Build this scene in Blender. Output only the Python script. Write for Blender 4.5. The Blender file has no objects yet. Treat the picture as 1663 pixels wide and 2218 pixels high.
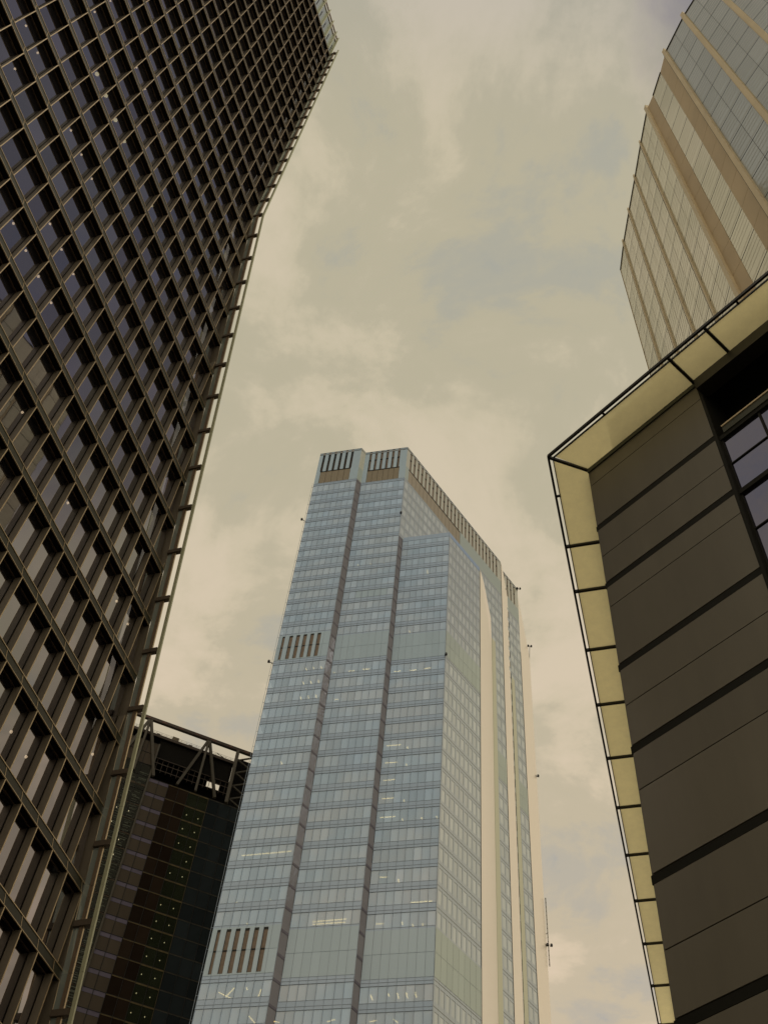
import bpy, math, random
from mathutils import Matrix, Vector
random.seed(7)
S = bpy.context.scene
C = S.collection

# ---------------------------------------------------------------- camera
CAM = Vector((0.0, 0.0, 1.6))
ROT = Matrix(((0.9924199780, -0.1228925841, 0.0),
              (-0.1014931652, -0.8196088120, -0.5638621575),
              (0.0692944738, 0.5595880700, -0.8258689165)))
FPX = 2390.36                      # focal length for a picture 1663 wide
cam_d = bpy.data.cameras.new('camera')
cam_d.sensor_fit = 'HORIZONTAL'
cam_d.sensor_width = 36.0
cam_d.lens = FPX / 1663.0 * 36.0
cam_d.clip_start = 0.1
cam_d.clip_end = 9000.0
cam = bpy.data.objects.new('camera', cam_d)
C.objects.link(cam)
cam.matrix_world = Matrix.Translation(CAM) @ ROT.to_4x4()
S.camera = cam
RT = ROT.transposed()

def project(p):
    q = RT @ (Vector(p) - CAM)
    if q.z > -0.1:
        return None
    return (831.5 + FPX * q.x / -q.z, 1109.0 - FPX * q.y / -q.z)

# ---------------------------------------------------------------- light
SUN_EL = math.radians(42.0)
SUN_AZ = math.radians(120.0)        # from +Y towards +X
w = bpy.data.worlds.new('World')
S.world = w
w.use_nodes = True
nt = w.node_tree
nt.nodes.clear()
N = nt.nodes.new
L = nt.links.new
out = N('ShaderNodeOutputWorld')
sky = N('ShaderNodeTexSky')
sky.sky_type = 'NISHITA'
sky.sun_disc = False
sky.sun_elevation = SUN_EL
sky.sun_rotation = SUN_AZ
bg_sky = N('ShaderNodeBackground')
bg_sky.inputs['Strength'].default_value = 0.06
L(sky.outputs[0], bg_sky.inputs['Color'])
tc = N('ShaderNodeTexCoord')
sep = N('ShaderNodeSeparateXYZ')
L(tc.outputs['Generated'], sep.inputs[0])
def math_node(op, a, b=None, c=None, clamp=False):
    n = N('ShaderNodeMath'); n.operation = op; n.use_clamp = clamp
    for k, v in enumerate((a, b, c)):
        if v is None: continue
        if isinstance(v, (int, float)): n.inputs[k].default_value = v
        else: L(v, n.inputs[k])
    return n.outputs[0]
zz = math_node('ADD', math_node('MAXIMUM', sep.outputs[2], 0.0), 0.12)
ux = math_node('DIVIDE', sep.outputs[0], zz)
uy = math_node('DIVIDE', sep.outputs[1], zz)
comb = N('ShaderNodeCombineXYZ')
L(ux, comb.inputs[0]); L(uy, comb.inputs[1])
comb.inputs[2].default_value = 3.7
def noise(scale, detail, rough, dist=0.0):
    n = N('ShaderNodeTexNoise')
    n.inputs['Scale'].default_value = scale
    n.inputs['Detail'].default_value = detail
    n.inputs['Roughness'].default_value = rough
    n.inputs['Distortion'].default_value = dist
    L(comb.outputs[0], n.inputs['Vector'])
    return n.outputs[0]
n1 = noise(4.6, 9.0, 0.60, 0.35)
n2 = noise(1.5, 3.0, 0.5)
n3 = noise(11.0, 7.0, 0.62, 0.35)
mixn = math_node('ADD', math_node('MULTIPLY', n1, 0.60), math_node('ADD', math_node('MULTIPLY', n2, 0.20), math_node('MULTIPLY', n3, 0.20)))
def ramp(fac, stops):
    r = N('ShaderNodeValToRGB')
    r.color_ramp.interpolation = 'EASE'
    e = r.color_ramp.elements
    while len(e) < len(stops): e.new(0.5)
    for k, (p, c) in enumerate(stops):
        e[k].position = p; e[k].color = (c[0], c[1], c[2], 1.0)
    L(fac, r.inputs[0])
    return r.outputs[0]
cloud_col = ramp(mixn, [(0.345, (0.40, 0.405, 0.395)), (0.41, (0.505, 0.462, 0.375)), (0.47, (0.58, 0.503, 0.364)), (0.61, (0.685, 0.572, 0.435))])
# the half of the sky behind the viewer is greyer and bluer cloud
def smooth(v, lo, hi):
    m_ = N('ShaderNodeMapRange'); m_.interpolation_type = 'SMOOTHSTEP'
    L(v, m_.inputs[0]); m_.inputs[1].default_value = lo; m_.inputs[2].default_value = hi
    return m_.outputs[0]
fac_b = math_node('MULTIPLY', smooth(sep.outputs[1], 0.34, 0.02), smooth(sep.outputs[2], 0.55, 0.85))
back = ramp(fac_b, [(0.0, (1.0, 1.0, 1.0)), (1.0, (0.84, 0.88, 1.02))])
# a wide break of violet grey cloud high on the right
dp = N('ShaderNodeVectorMath'); dp.operation = 'DOT_PRODUCT'
L(tc.outputs['Generated'], dp.inputs[0]); dp.inputs[1].default_value = (0.43, -0.01, 0.90)
fac_p = smooth(math_node('ADD', dp.outputs['Value'], math_node('MULTIPLY_ADD', n1, 0.10, -0.05)), 0.925, 0.985)
patch = ramp(fac_p, [(0.0, (1.0, 1.0, 1.0)), (1.0, (0.40, 0.41, 0.60))])
mulp = N('ShaderNodeMixRGB'); mulp.blend_type = 'MULTIPLY'; mulp.inputs[0].default_value = 1.0
L(back, mulp.inputs[1]); L(patch, mulp.inputs[2]); back = mulp.outputs[0]
mul = N('ShaderNodeMixRGB'); mul.blend_type = 'MULTIPLY'; mul.inputs[0].default_value = 1.0
L(cloud_col, mul.inputs[1]); L(back, mul.inputs[2])
# thinner, slightly darker cloud overhead
up = ramp(sep.outputs[2], [(0.45, (1.08, 1.04, 1.02)), (0.95, (0.90, 0.94, 0.92))])
mul2 = N('ShaderNodeMixRGB'); mul2.blend_type = 'MULTIPLY'; mul2.inputs[0].default_value = 1.0
L(mul.outputs[0], mul2.inputs[1]); L(up, mul2.inputs[2])
bg_cl = N('ShaderNodeBackground')
bg_cl.inputs['Strength'].default_value = 1.0
L(mul2.outputs[0], bg_cl.inputs['Color'])
dens = math_node('MULTIPLY_ADD', mixn, 2.2, -0.18, clamp=True)
dens = math_node('MAXIMUM', dens, 0.92)
mx = N('ShaderNodeMixShader')
L(dens, mx.inputs[0]); L(bg_sky.outputs[0], mx.inputs[1]); L(bg_cl.outputs[0], mx.inputs[2])
L(mx.outputs[0], out.inputs[0])

sun_d = bpy.data.lights.new('sun', 'SUN')
sun_d.energy = 0.7
sun_d.angle = math.radians(14.0)
sun_d.color = (1.0, 0.90, 0.72)
sun = bpy.data.objects.new('sun', sun_d)
C.objects.link(sun)
sd = Vector((math.sin(SUN_AZ) * math.cos(SUN_EL), math.cos(SUN_AZ) * math.cos(SUN_EL), math.sin(SUN_EL)))
sun.rotation_euler = sd.to_track_quat('Z', 'Y').to_euler()
sun.location = (60, 40, 320)

S.view_settings.view_transform = 'Standard'
S.view_settings.look = 'None'
S.view_settings.exposure = 0.0
S.view_settings.gamma = 1.0
S.render.engine = 'CYCLES'
S.cycles.max_bounces = 8
S.cycles.transparent_max_bounces = 12
S.cycles.glossy_bounces = 4
S.cycles.transmission_bounces = 4
S.cycles.caustics_reflective = False
S.cycles.caustics_refractive = False

# ---------------------------------------------------------------- materials
def new_mat(name):
    m = bpy.data.materials.new(name); m.use_nodes = True
    m.node_tree.nodes.clear()
    return m, m.node_tree

def solid(name, col, rough=0.6, metal=0.0, spec=0.5, var=0.12, scale=1.5, streak=0.0, bump=0.0, island=0.0):
    m, t = new_mat(name)
    o = t.nodes.new('ShaderNodeOutputMaterial')
    b = t.nodes.new('ShaderNodeBsdfPrincipled')
    b.inputs['Roughness'].default_value = rough
    b.inputs['Metallic'].default_value = metal
    b.inputs['Specular IOR Level'].default_value = spec
    co = t.nodes.new('ShaderNodeTexCoord')
    mp = t.nodes.new('ShaderNodeMapping')
    mp.inputs['Scale'].default_value = (scale, scale, scale * (0.15 if streak else 1.0))
    t.links.new(co.outputs['Object'], mp.inputs[0])
    n = t.nodes.new('ShaderNodeTexNoise')
    n.inputs['Scale'].default_value = 1.0
    n.inputs['Detail'].default_value = 6.0
    n.inputs['Roughness'].default_value = 0.6
    t.links.new(mp.outputs[0], n.inputs['Vector'])
    mr = t.nodes.new('ShaderNodeMapRange')
    mr.inputs[1].default_value = 0.3; mr.inputs[2].default_value = 0.7
    mr.inputs[3].default_value = 1.0 - var; mr.inputs[4].default_value = 1.0 + var
    t.links.new(n.outputs[0], mr.inputs[0])
    val = mr.outputs[0]
    if island:
        g = t.nodes.new('ShaderNodeNewGeometry')
        oi = t.nodes.new('ShaderNodeObjectInfo')
        a = t.nodes.new('ShaderNodeMath'); a.operation = 'ADD'
        t.links.new(g.outputs['Random Per Island'], a.inputs[0]); t.links.new(oi.outputs['Random'], a.inputs[1])
        f = t.nodes.new('ShaderNodeMath'); f.operation = 'FRACT'
        t.links.new(a.outputs[0], f.inputs[0])
        r2 = t.nodes.new('ShaderNodeMapRange')
        r2.inputs[3].default_value = 1.0 - island; r2.inputs[4].default_value = 1.0 + island
        t.links.new(f.outputs[0], r2.inputs[0])
        mm = t.nodes.new('ShaderNodeMath'); mm.operation = 'MULTIPLY'
        t.links.new(val, mm.inputs[0]); t.links.new(r2.outputs[0], mm.inputs[1])
        val = mm.outputs[0]
    vm = t.nodes.new('ShaderNodeVectorMath'); vm.operation = 'SCALE'
    vm.inputs[0].default_value = col[:3]
    t.links.new(val, vm.inputs['Scale'])
    t.links.new(vm.outputs[0], b.inputs['Base Color'])
    if bump:
        bp = t.nodes.new('ShaderNodeBump'); bp.inputs['Strength'].default_value = bump
        bp.inputs['Distance'].default_value = 0.02
        t.links.new(n.outputs[0], bp.inputs['Height']); t.links.new(bp.outputs[0], b.inputs['Normal'])
    t.links.new(b.outputs[0], o.inputs[0])
    return m

def glass(name, refl, ior, trans, tcol, base, rough=0.03, wave=0.0, wscale=0.6, jitter=0.10, basefac=0.5, gcol2=None, tilt=0.012):
    """coated pane: Fresnel mirror over a mix of see-through and body colour.
    refl: tint of the reflection, trans: share of the body that is see-through"""
    m, t = new_mat(name)
    nn, ln = t.nodes.new, t.links.new
    o = nn('ShaderNodeOutputMaterial')
    g = nn('ShaderNodeNewGeometry'); oi = nn('ShaderNodeObjectInfo')
    a = nn('ShaderNodeMath'); a.operation = 'ADD'
    ln(g.outputs['Random Per Island'], a.inputs[0]); ln(oi.outputs['Random'], a.inputs[1])
    f = nn('ShaderNodeMath'); f.operation = 'FRACT'; ln(a.outputs[0], f.inputs[0])
    r2 = nn('ShaderNodeMapRange'); r2.inputs[3].default_value = 1 - jitter; r2.inputs[4].default_value = 1 + jitter
    ln(f.outputs[0], r2.inputs[0])
    gl = nn('ShaderNodeBsdfGlossy'); gl.inputs['Roughness'].default_value = rough
    vs = nn('ShaderNodeVectorMath'); vs.operation = 'SCALE'; vs.inputs[0].default_value = refl
    ln(r2.outputs[0], vs.inputs['Scale'])
    if gcol2:
        co2 = nn('ShaderNodeTexCoord'); nz2 = nn('ShaderNodeTexNoise')
        nz2.inputs['Scale'].default_value = 0.09; nz2.inputs['Detail'].default_value = 3
        ln(co2.outputs['Object'], nz2.inputs['Vector'])
        mr2 = nn('ShaderNodeMapRange'); mr2.inputs[1].default_value = 0.4; mr2.inputs[2].default_value = 0.6
        ln(nz2.outputs[0], mr2.inputs[0])
        mc = nn('ShaderNodeMixRGB'); ln(mr2.outputs[0], mc.inputs[0])
        mc.inputs[1].default_value = (*refl, 1); mc.inputs[2].default_value = (*gcol2, 1)
        ln(mc.outputs[0], vs.inputs[0])
    ln(vs.outputs[0], gl.inputs['Color'])
    di = nn('ShaderNodeBsdfDiffuse')
    v2 = nn('ShaderNodeVectorMath'); v2.operation = 'SCALE'; v2.inputs[0].default_value = base
    ln(r2.outputs[0], v2.inputs['Scale']); ln(v2.outputs[0], di.inputs['Color'])
    tr = nn('ShaderNodeBsdfTransparent'); tr.inputs['Color'].default_value = (*tcol, 1)
    m1 = nn('ShaderNodeMixShader'); m1.inputs[0].default_value = trans
    ln(di.outputs[0], m1.inputs[1]); ln(tr.outputs[0], m1.inputs[2])
    fr = nn('ShaderNodeFresnel'); fr.inputs['IOR'].default_value = ior
    m2 = nn('ShaderNodeMixShader')
    ln(fr.outputs[0], m2.inputs[0]); ln(m1.outputs[0], m2.inputs[1]); ln(gl.outputs[0], m2.inputs[2])
    wn = nn('ShaderNodeTexWhiteNoise'); wn.noise_dimensions = '1D'; ln(f.outputs[0], wn.inputs['W'])
    sb = nn('ShaderNodeVectorMath'); sb.operation = 'SUBTRACT'; ln(wn.outputs['Color'], sb.inputs[0]); sb.inputs[1].default_value = (.5, .5, .5)
    sl_ = nn('ShaderNodeVectorMath'); sl_.operation = 'SCALE'; ln(sb.outputs[0], sl_.inputs[0]); sl_.inputs['Scale'].default_value = tilt
    ad = nn('ShaderNodeVectorMath'); ad.operation = 'ADD'; ln(g.outputs['Normal'], ad.inputs[0]); ln(sl_.outputs[0], ad.inputs[1])
    no = nn('ShaderNodeVectorMath'); no.operation = 'NORMALIZE'; ln(ad.outputs[0], no.inputs[0])
    ln(no.outputs[0], gl.inputs['Normal'])
    if wave:
        co = nn('ShaderNodeTexCoord'); nz = nn('ShaderNodeTexNoise')
        nz.inputs['Scale'].default_value = wscale; nz.inputs['Detail'].default_value = 2.0
        ln(co.outputs['Object'], nz.inputs['Vector'])
        bp = nn('ShaderNodeBump'); bp.inputs['Strength'].default_value = wave; bp.inputs['Distance'].default_value = 0.1
        ln(nz.outputs[0], bp.inputs['Height'])
        ln(no.outputs[0], bp.inputs['Normal']); ln(bp.outputs[0], gl.inputs['Normal'])
    ln(m2.outputs[0], o.inputs[0])
    return m

def emit(name, col, s):
    m, t = new_mat(name)
    o = t.nodes.new('ShaderNodeOutputMaterial'); e = t.nodes.new('ShaderNodeEmission')
    e.inputs[0].default_value = (*col, 1); e.inputs[1].default_value = s
    t.links.new(e.outputs[0], o.inputs[0])
    return m

def translucent(name, col, spec=0.1):
    m, t = new_mat(name)
    nn, ln = t.nodes.new, t.links.new
    o = nn('ShaderNodeOutputMaterial'); a = nn('ShaderNodeBsdfTranslucent'); b = nn('ShaderNodeBsdfDiffuse')
    co = nn('ShaderNodeTexCoord'); nz = nn('ShaderNodeTexNoise'); nz.inputs['Scale'].default_value = 2.2; nz.inputs['Detail'].default_value = 8
    nz.inputs['Roughness'].default_value = 0.7
    ln(co.outputs['Object'], nz.inputs['Vector'])
    mr = nn('ShaderNodeMapRange'); mr.inputs[1].default_value = .3; mr.inputs[2].default_value = .7
    mr.inputs[3].default_value = .93; mr.inputs[4].default_value = 1.05
    ln(nz.outputs[0], mr.inputs[0])
    vs = nn('ShaderNodeVectorMath'); vs.operation = 'SCALE'; vs.inputs[0].default_value = col
    ln(mr.outputs[0], vs.inputs['Scale']); ln(vs.outputs[0], a.inputs[0])
    b.inputs[0].default_value = (col[0] * .5, col[1] * .5, col[2] * .45, 1)
    m1 = nn('ShaderNodeMixShader'); m1.inputs[0].default_value = 0.05
    ln(a.outputs[0], m1.inputs[1]); ln(b.outputs[0], m1.inputs[2]); tp = nn('ShaderNodeBsdfTransparent'); tp.inputs[0].default_value = (1.0, 0.90, 0.60, 1)
    m2 = nn('ShaderNodeMixShader'); m2.inputs[0].default_value = 0.06
    ln(m1.outputs[0], m2.inputs[1]); ln(tp.outputs[0], m2.inputs[2]); ln(m2.outputs[0], o.inputs[0])
    return m

# ---------------------------------------------------------------- mesh helpers
class MB:
    def __init__(s): s.v = []; s.f = []; s.m = []
    def poly(s, pts, m=0):
        k = len(s.v); s.v += [tuple(p) for p in pts]; s.f.append(tuple(range(k, k + len(pts)))); s.m.append(m)
        return s
    def hexa(s, p, m=0, mats=None):
        """p: 8 corners, 0-3 one face in order, 4-7 the opposite face"""
        k = len(s.v); s.v += [tuple(q) for q in p]
        fs = [(0, 3, 2, 1), (4, 5, 6, 7), (0, 1, 5, 4), (1, 2, 6, 5), (2, 3, 7, 6), (3, 0, 4, 7)]
        q = [Vector(a) for a in p]
        if (q[2] - q[0]).cross(q[3] - q[1]).dot(q[4] + q[5] + q[6] + q[7] - q[0] - q[1] - q[2] - q[3]) < 0:
            fs = [tuple(reversed(f)) for f in fs]
        for i, f in enumerate(fs):
            s.f.append(tuple(k + q for q in f)); s.m.append(mats[i] if mats else m)
        return s
    def bar(s, a, b, wd, ht, m=0, up=(0, 0, 1)):
        a = Vector(a); b = Vector(b); d = (b - a).normalized(); u = Vector(up)
        if abs(d.dot(u)) > 0.98: u = Vector((1, 0, 0))
        x = d.cross(u).normalized() * wd / 2; y = x.cross(d).normalized() * ht / 2
        return s.hexa([a - x - y, a + x - y, a + x + y, a - x + y, b - x - y, b + x - y, b + x + y, b - x + y], m)
    def prism(s, poly, z0, z1, ms=0, mb=0, mt=0, side_mats=None):
        k = len(s.v); n = len(poly)
        s.v += [(p[0], p[1], z0) for p in poly] + [(p[0], p[1], z1) for p in poly]
        for i in range(n):
            j = (i + 1) % n
            s.f.append((k + i, k + j, k + n + j, k + n + i)); s.m.append(side_mats[i] if side_mats else ms)
        s.f.append(tuple(k + i for i in reversed(range(n)))); s.m.append(mb)
        s.f.append(tuple(k + n + i for i in range(n))); s.m.append(mt)
        return s
    def build(s, name, mats, root=None, parent=None, base=None):
        if not isinstance(mats, (list, tuple)): mats = [mats]
        off = base if base is not None else (root.location if root is not None else Vector((0, 0, 0)))
        me = bpy.data.meshes.new(name)
        me.from_pydata([(v[0] - off[0], v[1] - off[1], v[2] - off[2]) for v in s.v], [], s.f)
        for m in mats: me.materials.append(m)
        me.polygons.foreach_set('material_index', s.m)
        me.update()
        o = bpy.data.objects.new(name, me)
        C.objects.link(o)
        p = parent or root
        if p is not None: o.parent = p
        elif base is not None: o.location = base
        return o

def thing(name, loc, label, cat):
    o = bpy.data.objects.new(name, None); C.objects.link(o)
    o.location = loc; o['label'] = label; o['category'] = cat
    o.empty_display_size = 5
    return o

class Fr:
    """a facade frame: s along the wall, depth inwards, z up"""
    def __init__(s, P, d, nin):
        s.P = Vector((P[0], P[1], 0)); s.d = Vector((d[0], d[1], 0)).normalized(); s.n = Vector((nin[0], nin[1], 0)).normalized()
    def p(s, a, dep, z): return s.P + s.d * a + s.n * dep + Vector((0, 0, z))
    def box(s, mb, s0, s1, d0, d1, z0, z1, m=0, mats=None):
        # mats order: front(outer), back, bottom, s1 side, top, s0 side
        return mb.hexa([s.p(s0, d0, z0), s.p(s1, d0, z0), s.p(s1, d0, z1), s.p(s0, d0, z1),
                        s.p(s0, d1, z0), s.p(s1, d1, z0), s.p(s1, d1, z1), s.p(s0, d1, z1)], m, mats)
    def quad(s, mb, s0, s1, dep, z0, z1, m=0):
        if Vector((s.d.y, -s.d.x, 0)).dot(s.n) > 0: s0, s1 = s1, s0
        return mb.poly([s.p(s0, dep, z0), s.p(s1, dep, z0), s.p(s1, dep, z1), s.p(s0, dep, z1)], m)

def frame2(A, B, toward_cam=True):
    d = Vector((B[0] - A[0], B[1] - A[1])); L_ = d.length; d /= L_
    n = Vector((-d.y, d.x))
    if n.dot(Vector((-A[0], -A[1]))) > 0: n = -n      # inward = away from the viewer
    return Fr(A, d, n), L_

def seen_area(pts):
    q = [project(p) for p in pts]
    if any(a is None for a in q): return 0.0
    cx = sum(a[0] for a in q) / len(q); cy = sum(a[1] for a in q) / len(q)
    if not (0 <= cx <= 1663 and 0 <= cy <= 2218): return 0.0
    A = 0.0
    for i in range(len(q)):
        a, b = q[i], q[(i + 1) % len(q)]; A += a[0] * b[1] - b[0] * a[1]
    return abs(A) / 2

def individuals(name, items, mats, root, group, cap=100, label_stuff=None, hidden=None):
    """items: list of (key polygon, function(mb)); the largest `cap` in view become objects, the rest one mesh"""
    sc = []
    for i, (pts, fn) in enumerate(items):
        a = seen_area(pts)
        if hidden and a > 0:
            c = sum((Vector(p) for p in pts), Vector((0, 0, 0))) / len(pts)
            if hidden(c): a = 0
        sc.append((a, i))
    sc.sort(reverse=True)
    top = set(i for a, i in sc[:cap] if a > 0)
    rest = MB()
    for i, (pts, fn) in enumerate(items):
        if i in top:
            mb = MB(); fn(mb)
            o = mb.build(name, mats, root); o['group'] = group
        else:
            fn(rest)
    if rest.f:
        o = rest.build(name, mats, root); o['kind'] = 'stuff'

# ================================================================ setting
m_asphalt = solid('asphalt', (0.05, 0.05, 0.05), 0.9, var=0.25, scale=0.8)
m_paving = solid('paving stone', (0.24, 0.22, 0.19), 0.8, var=0.2, scale=0.7)
g = MB().poly([(-4000, -4000, 0), (4000, -4000, 0), (4000, 4000, 0), (-4000, 4000, 0)]).build('ground', m_paving)
g['kind'] = 'structure'
r = MB().hexa([(-2, -60, -0.3), (4, -60, -0.3), (9, 150, -0.3), (1, 150, -0.3), (-2, -60, 0.01), (4, -60, 0.01), (9, 150, 0.01), (1, 150, 0.01)]).build('road', m_asphalt)
r['kind'] = 'structure'
pv = MB()
pv.hexa([(-5.5, -60, 0), (-2, -60, 0), (1, 150, 0), (-2.5, 150, 0), (-5.5, -60, .13), (-2, -60, .13), (1, 150, .13), (-2.5, 150, .13)])
pv.hexa([(4, -60, 0), (6, -60, 0), (11, 150, 0), (9, 150, 0), (4, -60, .13), (6, -60, .13), (11, 150, .13), (9, 150, .13)])
pv = pv.build('pavement', solid('kerbed paving', (0.27, 0.25, 0.22), 0.8, var=0.2)); pv['kind'] = 'structure'

# ================================================================ 1. office tower with the fin lattice (left)
m_bronze = solid('bronze fin metal', (0.225, 0.195, 0.145), 0.45, 0.25, var=0.10, scale=0.6)
m_olive = solid('olive ledge metal', (0.043, 0.043, 0.022), 0.55, 0.1, var=0.10)
m_trim = solid('pale bronze trim', (0.58, 0.46, 0.28), 0.4, 0.5, var=0.08)
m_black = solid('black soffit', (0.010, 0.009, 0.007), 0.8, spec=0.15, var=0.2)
m_lglass = glass('dim grey violet glazing', (0.95, 0.90, 0.94), 3.6, 0.45, (0.45, 0.45, 0.5), (0.03, 0.028, 0.03), 0.02, wave=0.02, wscale=0.5, jitter=0.16, gcol2=(0.93, 0.93, 0.90), tilt=0.02)
m_dark = solid('dark interior', (0.030, 0.028, 0.026), 0.9, var=0.3)
m_brown = solid('brown mullion', (0.27, 0.20, 0.135), 0.5, 0.4, var=0.1)
m_green = solid('pale green metal', (0.60, 0.62, 0.42), 0.45, 0.2, var=0.06, scale=0.5)
m_post = solid('pale beige post', (0.36, 0.36, 0.27), 0.5, 0.1, var=0.06)
m_brk = solid('dark brown bracket', (0.11, 0.085, 0.06), 0.6, 0.1, var=0.1)
m_cglass = glass('pale green corner glazing', (0.85, 0.95, 0.92), 2.4, 0.25, (0.6, 0.65, 0.62), (0.44, 0.50, 0.46), 0.05, jitter=0.12)
m_crown = glass('pale crown glazing', (0.85, 0.92, 0.90), 1.7, 0.30, (0.7, 0.75, 0.72), (0.42, 0.46, 0.42), 0.1, jitter=0.08)
m_lamp = emit('warm lamp', (1.0, 0.74, 0.42), 2.6)
m_lamp_y = emit('yellow lamp', (1.0, 0.86, 0.42), 2.0)

TU = (0.3711, 0.9286); TN = (-0.9286, 0.3711)
TO = Vector((-18.765, 25.089, 0))
TF = Fr(TO, TU, TN)
W0 = 1.5112; ZJ = lambda j: 48.377 + 4.0 * j
J0, J1, I0 = -12, 27, -11
def iedge(j): return 7.0 - 0.022 * (j - 12) if j >= 12 else 7.0 + 0.375 * (12 - j)
lt = thing('lattice_office_tower', TF.p(-4, 8, 0), 'tall dark tower at the left, bronze fins and ledges crossing over its violet glass', 'office tower')
GD = 0.41
for j in range(J0, J1 + 2):
    z = ZJ(j); ie = iedge(min(j, J1)) * W0 + 0.18; s0 = I0 * W0
    if j > J1: z = ZJ(J1) + 3.9
    mb = MB()
    TF.box(mb, s0, ie, 0.0, 0.05, z - 0.24, z + 0.19, 0)
    TF.box(mb, s0, ie, -0.03, 0.05, z + 0.192, z + 0.235, 1)
    TF.box(mb, s0, ie, -0.03, 0.03, z - 0.275, z - 0.242, 1)
    for i in range(I0, int(iedge(min(j, J1))) + 1):
        mb.hexa([TF.p(i * W0 - .03 + a_, -0.012 + c_, z + e_) for a_, e_, c_ in ((0.10, -.238, 0), (0.13, -.238, 0), (-.02, .188, 0), (-.05, .188, 0), (0.10, -.238, .01), (0.13, -.238, .01), (-.02, .188, .01), (-.05, .188, .01))], 1)
    b = mb.build('floor_ledge', [m_olive, m_trim], lt)
    mb = MB()
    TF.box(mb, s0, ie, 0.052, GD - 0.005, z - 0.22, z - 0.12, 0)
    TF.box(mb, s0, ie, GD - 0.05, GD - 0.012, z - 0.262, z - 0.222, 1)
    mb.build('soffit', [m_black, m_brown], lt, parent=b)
fins, panes = [], []
for j in range(J0, J1 + 1):
    z0, z1 = ZJ(j) + 0.24, ZJ(j + 1) - (0.278 if j < J1 else 0.378)
    e0, e1 = iedge(j), iedge(min(j + 1, J1))
    for i in range(I0, int(e0) + 1):
        s = (i + 0.12) * W0
        if i + 0.12 > e0 + 0.14: continue
        ztop = z1
        if i + 0.12 > e1 + 0.14:     # cut by the leaning edge
            ztop = z0 + (z1 - z0) * max(0.12, (e0 - i - 0.12) / (e0 - e1))
        def fn(mb, s=s, z0=z0, z1=ztop):
            TF.box(mb, s - 0.022, s + 0.022, 0.0, GD, z0, z1, 0)
            TF.box(mb, s - 0.026, s + 0.026, -0.02, 0.0, z0, z1, 1)
            TF.box(mb, s - 0.05, s + 0.05, GD - 0.03, GD - 0.002, z0, z1, 2)
        fins.append(([TF.p(s, 0, z0), TF.p(s, GD, z0), TF.p(s, GD, z1), TF.p(s, 0, z1)], fn))
        sa, sb = s + 0.052, min(s + W0 - 0.052, e0 * W0 + 0.1)
        if sb - sa < 0.15: continue
        def fp(mb, sa=sa, sb=sb, z0=ZJ(j) - 0.12, z1=ZJ(j + 1) - 0.24, e0=e0, e1=e1):
            sc = min(sb, max(sa + 0.05, e1 * W0 + 0.1))
            mb.poly([TF.p(sa, GD, z0), TF.p(sb, GD, z0), TF.p(sc, GD, z1), TF.p(sa, GD, z1)])
        panes.append(([TF.p(sa, GD, z0), TF.p(sb, GD, z0), TF.p(sb, GD, z1), TF.p(sa, GD, z1)], fp))
individuals('fin', fins, [m_bronze, m_trim, m_black], lt, 'fins between the ledges')
individuals('window', panes, [m_lglass], lt, 'panes between the fins')
# leaning or upright closing fin at the edge of the lattice, one per storey
for j in range(J0, J1 + 1):
    a, b = iedge(j) * W0 + 0.18, iedge(min(j + 1, J1)) * W0 + 0.18
    z0, z1 = ZJ(j) + 0.24, ZJ(j + 1) - 0.28
    mb = MB()
    mb.hexa([TF.p(a - .025, -.02, z0), TF.p(a + .025, -.02, z0), TF.p(b + .025, -.02, z1), TF.p(b - .025, -.02, z1),
             TF.p(a - .025, GD, z0), TF.p(a + .025, GD, z0), TF.p(b + .025, GD, z1), TF.p(b - .025, GD, z1)], 0, mats=[1, 0, 0, 0, 0, 0])
    mb.build('edge_fin', [m_bronze, m_trim], lt)
# screen standing out at the corner: glass, brown mullion, open gap, pale pole
def corner(d0, d1, hw, jt, mats, name, cut=0.015, j0=J0):
    mb = MB()
    js = sorted(set([j for j in range(J0, int(jt) + 1) if j >= j0] + [jt]))
    f = lambda j: iedge(j) * W0 + 0.17
    for a, c in zip(js, js[1:]):
        z0, z1 = ZJ(a) + cut, ZJ(c)
        mb.hexa([TF.p(f(a) - hw, -d0, z0), TF.p(f(a) + hw, -d0, z0), TF.p(f(c) + hw, -d0, z1), TF.p(f(c) - hw, -d0, z1),
                 TF.p(f(a) - hw, -d1, z0), TF.p(f(a) + hw, -d1, z0), TF.p(f(c) + hw, -d1, z1), TF.p(f(c) - hw, -d1, z1)])
    return mb.build(name, mats, lt)
corner(-1.5, -0.02, 0.03, 28.0, [m_bronze], 'corner_return')
corner(0.035, 0.33, 0.012, 28.4, [m_cglass], 'corner_glazing')
corner(0.345, 0.50, 0.06, 28.4, [m_brown], 'corner_mullion')
corner(0.53, 0.555, 0.05, 28.4, [m_trim], 'corner_rail')
corner(0.90, 1.08, 0.06, 28.5, [m_green], 'corner_pole')
corner(-0.02, 0.03, 0.11, 27.9, [m_post], 'corner_post', j0=12)
for j in range(J0, 29):
    zb = ZJ(j) + (0.1 + (0.027 * (12 - j) if j < 12 else 0)) * 4
    jr = (zb - 48.377) / 4.0
    e = iedge(jr) * W0 + 0.17
    mb = MB(); TF.box(mb, e - .13, e + .13, -0.892, -0.035, zb - .16, zb + .14, 0)
    mb.build('bracket', [m_brk], lt)
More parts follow.
